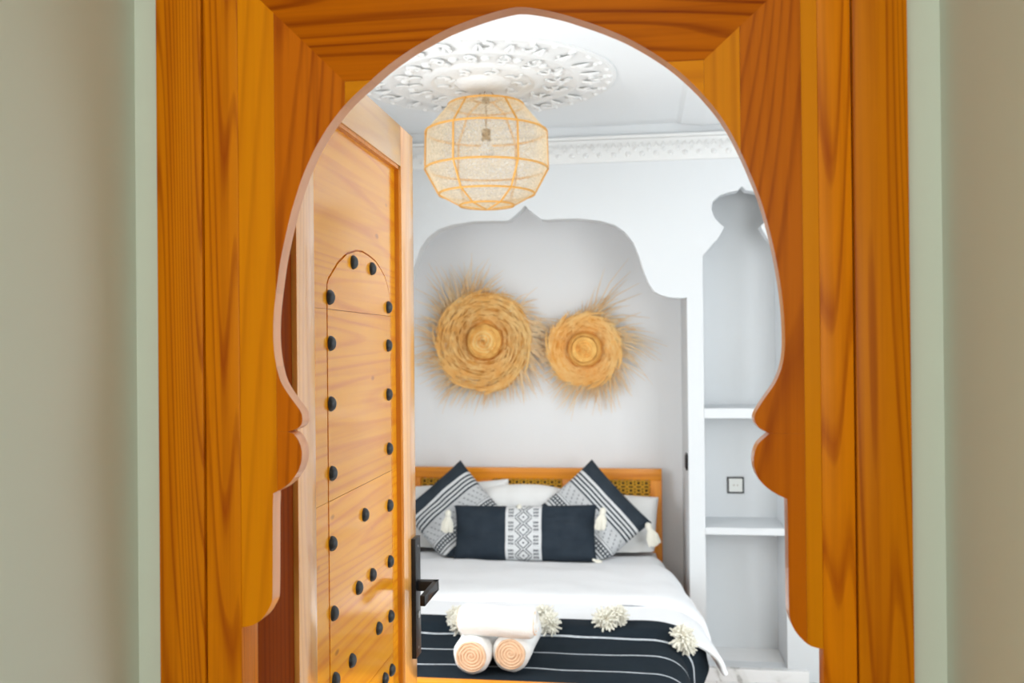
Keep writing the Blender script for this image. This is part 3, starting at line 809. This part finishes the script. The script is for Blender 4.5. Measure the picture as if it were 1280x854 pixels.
m = MB(); m.box(B0+.03, B1-.03, 2.965, 5.035, .227, .490)
tag(m.build('mattress', linen, None, True, .035, ang=60), 'white mattress under the duvet on the pine bed', 'mattress')

MR = B1-.03; ML = B0+.03; TZ = .494
def drape(s_, R, D, tail):
    """outward/downward offset after arc parameter s_ in 0..1"""
    L1 = 1.0
    if s_ < .75:
        a = s_/.75*PI/2; return R*math.sin(a), -D*(1-math.cos(a))
    t = (s_-.75)/.25; return R+.01*t, -D-tail*t
def sheet(name, b0, b1, zfn, Rfn, Dfn, tfn, thick, mat, seed, nu=90, nv=50, wr=.006, endfn=None):
    def fn(u, v):
        b = b0+(b1-b0)*v
        if u < .12: s_ = (.12-u)/.12; side = -1
        elif u > .80: s_ = (u-.80)/.20; side = 1
        else: s_ = 0; side = 0
        inx = .05
        xl, xr = ML+inx, MR-inx
        if side == 0: x = xl+(xr-xl)*(u-.12)/.68; dz = 0
        else:
            R = Rfn(b) if side > 0 else .05; dx, dz = drape(s_, R+inx, Dfn(b) if side > 0 else .1, tfn(b))
            x = xr+dx if side > 0 else xl-dx
        n1 = noise.noise(Vector((x*3, b*4, seed)))+.5*noise.noise(Vector((x*9, b*8, seed+3)))
        z = zfn(b, x)+dz+wr*(n1+.6)
        if side > 0: x += .010*s_*noise.noise(Vector((b*14, seed, z*3)))
        if endfn: z += endfn(v, u)
        return (x, b, z)
    m = MB(); m.grid(fn, nu, nv); o = m.build(name, mat, None, ang=80)
    mod(o, 'SOLIDIFY', thickness=thick, offset=1); mod(o, 'SUBSURF', levels=1, render_levels=1)
    return o
lerp = lambda a, b, t: a+(b-a)*max(0, min(1, t))
puff = lambda v: -.018*(math.exp(-v/.03)) - .018*math.exp(-(1-v)/.03)
dv = sheet('duvet', 3.47, 4.76, lambda b, x: TZ+.002, lambda b: lerp(.20, .02, (b-3.5)/1.15), lambda b: lerp(.11, .07, (b-3.5)/1.2), lambda b: .02, .022, linen, 1.0, wr=.007)
tag(dv, 'puffy white cotton duvet hanging over the right bed edge', 'duvet')
fo = sheet('folded_top', 3.84, 4.50, lambda b, x: TZ+.034, lambda b: lerp(.175, .045, (b-3.8)/.8), lambda b: lerp(.12, .08, (b-3.8)/.8), lambda b: .02, .020, linen, 5.0, wr=.008, endfn=lambda v, u: puff(v))
keep(fo, dv)
bl = sheet('throw_blanket', 2.962, 3.585, lambda b, x: TZ+.004+.028*math.exp(-max(0, 3.52-b)/.03)*0+lerp(0, .030, (b-3.44)/.05), lambda b: lerp(.075, .15, (b-3.40)/.16), lambda b: lerp(.10, .12, (b-3.4)/.15), lambda b: lerp(.22, .04, (b-3.35)/.22), .007, cloth_dark('charcoal_throw', [3.10, 3.265, 3.44]), 9.0, wr=.006)
tag(bl, 'charcoal woven throw with thin white stripes and cream pompoms across the foot of the bed', 'blanket')

def pompom_mesh(seed, n=190, rr=.048, st=wool):
    rnd = random.Random(seed); q = MB()
    for i in range(n):
        d = Vector((rnd.gauss(0, 1), rnd.gauss(0, 1), rnd.gauss(.25, .8))).normalized()
        L = rr*rnd.uniform(.75, 1.1)
        side = Vector((rnd.uniform(-1, 1), rnd.uniform(-1, 1), rnd.uniform(-1, 1)))*.010
        q.tube([d*.004, d*L*.6+side*.4, d*L+side], [.0030, .0042, .0036], 5)
    return q
pm = pompom_mesh(4).build('pompom', wool, bl); placed = 0
pm['label'] = 'cream wool pompom'
for (px, py, s_, z) in ((570, 770, .8, .56), (577, 781, .95, .55), (680, 769, .85, .56), (687, 780, .95, .55), (757, 775, 1.0, .56), (772, 770, .85, .57), (852, 797, .95, .53), (858, 806, .8, .50)):
    p = at_z(px, py, z)
    if placed == 0: pm.location = p; pm.scale = (s_,)*3; placed = 1
    else:
        c = dup(pm, bl, p, (0.3*placed, .5*placed, placed*1.3), (s_,)*3); placed += 1

# ------------------------------------------------------------------ pillows and cushions
def cushion(name, w_, h_, th, mat, loc, lean, rot, yaw=0, sharp=.10, seed=1, nu=40, nv=40, wr=.01):
    q = MB()
    def side(sg):
        def fn(u, v):
            a, b = 2*u-1, 2*v-1
            pin = 1-sharp*(1-abs(b)**2.5)*abs(a)**3; pin2 = 1-sharp*(1-abs(a)**2.5)*abs(b)**3
            x = a*w_/2*pin; y = b*h_/2*pin2
            t = max(0, (1-a**4))**.5*max(0, (1-b**4))**.5
            n_ = noise.noise(Vector((a*2.2, b*2.2, seed+sg)))
            return (x, y, sg*(th/2*t*(1+.15*n_)+wr*n_*t) + .004*noise.noise(Vector((a*6, b*6, seed)))*t)
        return fn
    q.grid(side(1), nu, nv); q.grid(side(-1), nu, nv)
    o = q.build(name, mat, None, weld=True, ang=85)
    o.rotation_mode = 'XYZ'
    R = Matrix.Rotation(yaw, 4, 'Z') @ Matrix.Rotation(PI/2-lean, 4, 'X') @ Matrix.Rotation(rot, 4, 'Z')
    o.matrix_world = Matrix.Translation(loc) @ R
    Rm = Matrix.Translation(loc) @ R; Ri = Rm.inverted()
    for vv in o.data.vertices:      # the soft lower edge settles on the mattress
        p_ = Rm @ vv.co
        if p_.z < .528: p_.z = .528-(.528-p_.z)*.05; vv.co = Ri @ p_
    mod(o, 'SUBSURF', levels=1, render_levels=1)
    return o
cm_, lm_ = cushion_mat(), lumbar_mat()
def pl_at(px, py, b): return at_y(px, py, b)
D = math.radians
o = cushion('pillow', .64, .40, .18, linen2, pl_at(746, 662, 4.92), D(14), D(-4), 0, .02, 11)
tag(o, 'white pillow against the headboard behind the right diamond cushion', 'pillow')
o = cushion('pillow', .62, .42, .17, linen2, (-1.00, 4.93, .650), D(14), D(5), 0, .02, 12)
tag(o, 'white pillow on the left against the headboard, mostly behind the door', 'pillow')
o = cushion('pillow', .44, .38, .16, linen2, pl_at(653, 657, 4.84), D(14), D(1), 0, -.17, 13)
tag(o, 'white pillow in the middle of the headboard between the diamond cushions', 'pillow')
right_c = cushion('cushion', .46, .43, .15, cm_, pl_at(739, 647, 4.755), D(22), D(-47), 0, .05, 21)
tag(right_c, 'right charcoal and white banded cushion standing on its corner', 'cushion', 'banded cushions standing on a corner')
left_c = cushion('cushion', .42, .45, .15, cm_, pl_at(571, 645, 4.755), D(22), D(43), 0, .05, 22)
tag(left_c, 'left charcoal and white banded cushion standing on its corner', 'cushion', 'banded cushions standing on a corner')
lum = cushion('lumbar_cushion', .74, .29, .13, lm_, pl_at(656, 667, 4.60), D(16), D(1), 0, .04, 23)
tag(lum, 'long charcoal lumbar cushion with a white diamond band in front', 'cushion')
def tassel(owner, px, py, b, s_, ang=0):
    rnd = random.Random(int(px)); q = MB()
    for i in range(90):
        a = rnd.uniform(0, 2*PI); sp = rnd.uniform(0, .42)
        L = .062*rnd.uniform(.8, 1.05)
        d = Vector((math.cos(a)*sp, math.sin(a)*sp, -1)).normalized()
        q.tube([(0, 0, .012), d*L*.45+Vector((math.cos(a), math.sin(a), 0))*.010, d*L], [.003, .0040, .0030], 5)
    q.lathe([(.0001, .028), (.009, .024), (.013, .014), (.012, .002), (.006, -.008)], 12)
    o = q.build('tassel', wool, None); o['label'] = 'cream wool tassel'
    mwl = Matrix.Translation(at_y(px, py, b)) @ Matrix.Rotation(ang, 4, 'Y') @ Matrix.Scale(s_, 4)
    o.parent = owner; o.matrix_parent_inverse = owner.matrix_world.inverted(); o.matrix_world = mwl
bpy.context.view_layer.update()
tassel(right_c, 812, 662, 4.70, 1.35, -.35)
tassel(lum, 753, 643, 4.52, 1.25, .15)
tassel(left_c, 650, 637, 4.60, 1.0, -.3)
tassel(lum, 560, 646, 4.50, 1.25, .1)
tassel(lum, 744, 701, 4.50, .55, -1.2)

# ------------------------------------------------------------------ rolled towels
def towel(label, p0, p1, r, seed, oval=1.0):
    p0, p1 = Vector(p0), Vector(p1); L = (p1-p0).length
    e = empty('rolled_towel', p0, label=label, cat='towel', group='rolled white towels on the striped throw')
    e.rotation_mode = 'QUATERNION'; e.rotation_quaternion = (p1-p0).to_track_quat('Y', 'Z')
    def fn(u, v):
        th = 2*PI*u; y = L*v; c = min(v, 1-v)*L
        rr = r*(1-.20*max(0, 1-c/.018)**2) + .0025*noise.noise(Vector((math.cos(th)*2, math.sin(th)*2, y*18+seed)))
        rr += .003*(1 if (th % (2*PI)) < 1.0 else 0)*0
        return (rr*math.cos(th)*oval, y, rr*math.sin(th))
    q = MB(); q.grid(fn, 48, 30, False); q.build('roll', terry, e, weld=True, ang=80)
    for yy, sg in ((0, -1), (L, 1)):
        def en(u, v, yy=yy, sg=sg):
            th = 2*PI*u; rr = r*.80*v; ph = (rr/(r*.155)-u)
            h = .0045*abs(math.sin(PI*ph))**.6 - .005
            n_ = noise.noise(Vector((rr*60*math.cos(th), rr*60*math.sin(th), seed)))
            return (rr*math.cos(th)*oval, yy+sg*(h+.0035*n_+(.003 if v < .99 else 0)), rr*math.sin(th))
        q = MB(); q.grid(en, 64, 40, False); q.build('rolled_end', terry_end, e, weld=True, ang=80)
        q = MB(); pts = []
        for i in range(120):
            t = i/119; a = t*2*PI*4.6; rr = r*(.06+.72*t); pts.append((rr*math.cos(a)*oval, yy+sg*.001, rr*math.sin(a)))
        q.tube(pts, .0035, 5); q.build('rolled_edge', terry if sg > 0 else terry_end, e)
r1 = .0635
def tw(px, py, zc, L, dx=0):
    a = at_z(px, py, zc); return a, a+Vector((dx, L, 0))
zt = TZ+.026+r1
a0, a1 = tw(589, 821, zt-.006, .30, .006); towel('rolled white towel on the throw, the left one of the bottom pair', a0, a1, r1, 1)
a0, a1 = tw(638, 818, zt-.002, .30, .012); towel('rolled white towel on the throw, the right one of the bottom pair', a0, a1, r1, 2)
c = at_z(622, 778, zt+.098)
towel('rolled white towel lying crosswise on top of the bottom pair', c+Vector((-.128, .02, .0)), c+Vector((.128, -.01, .004)), .050, 3)
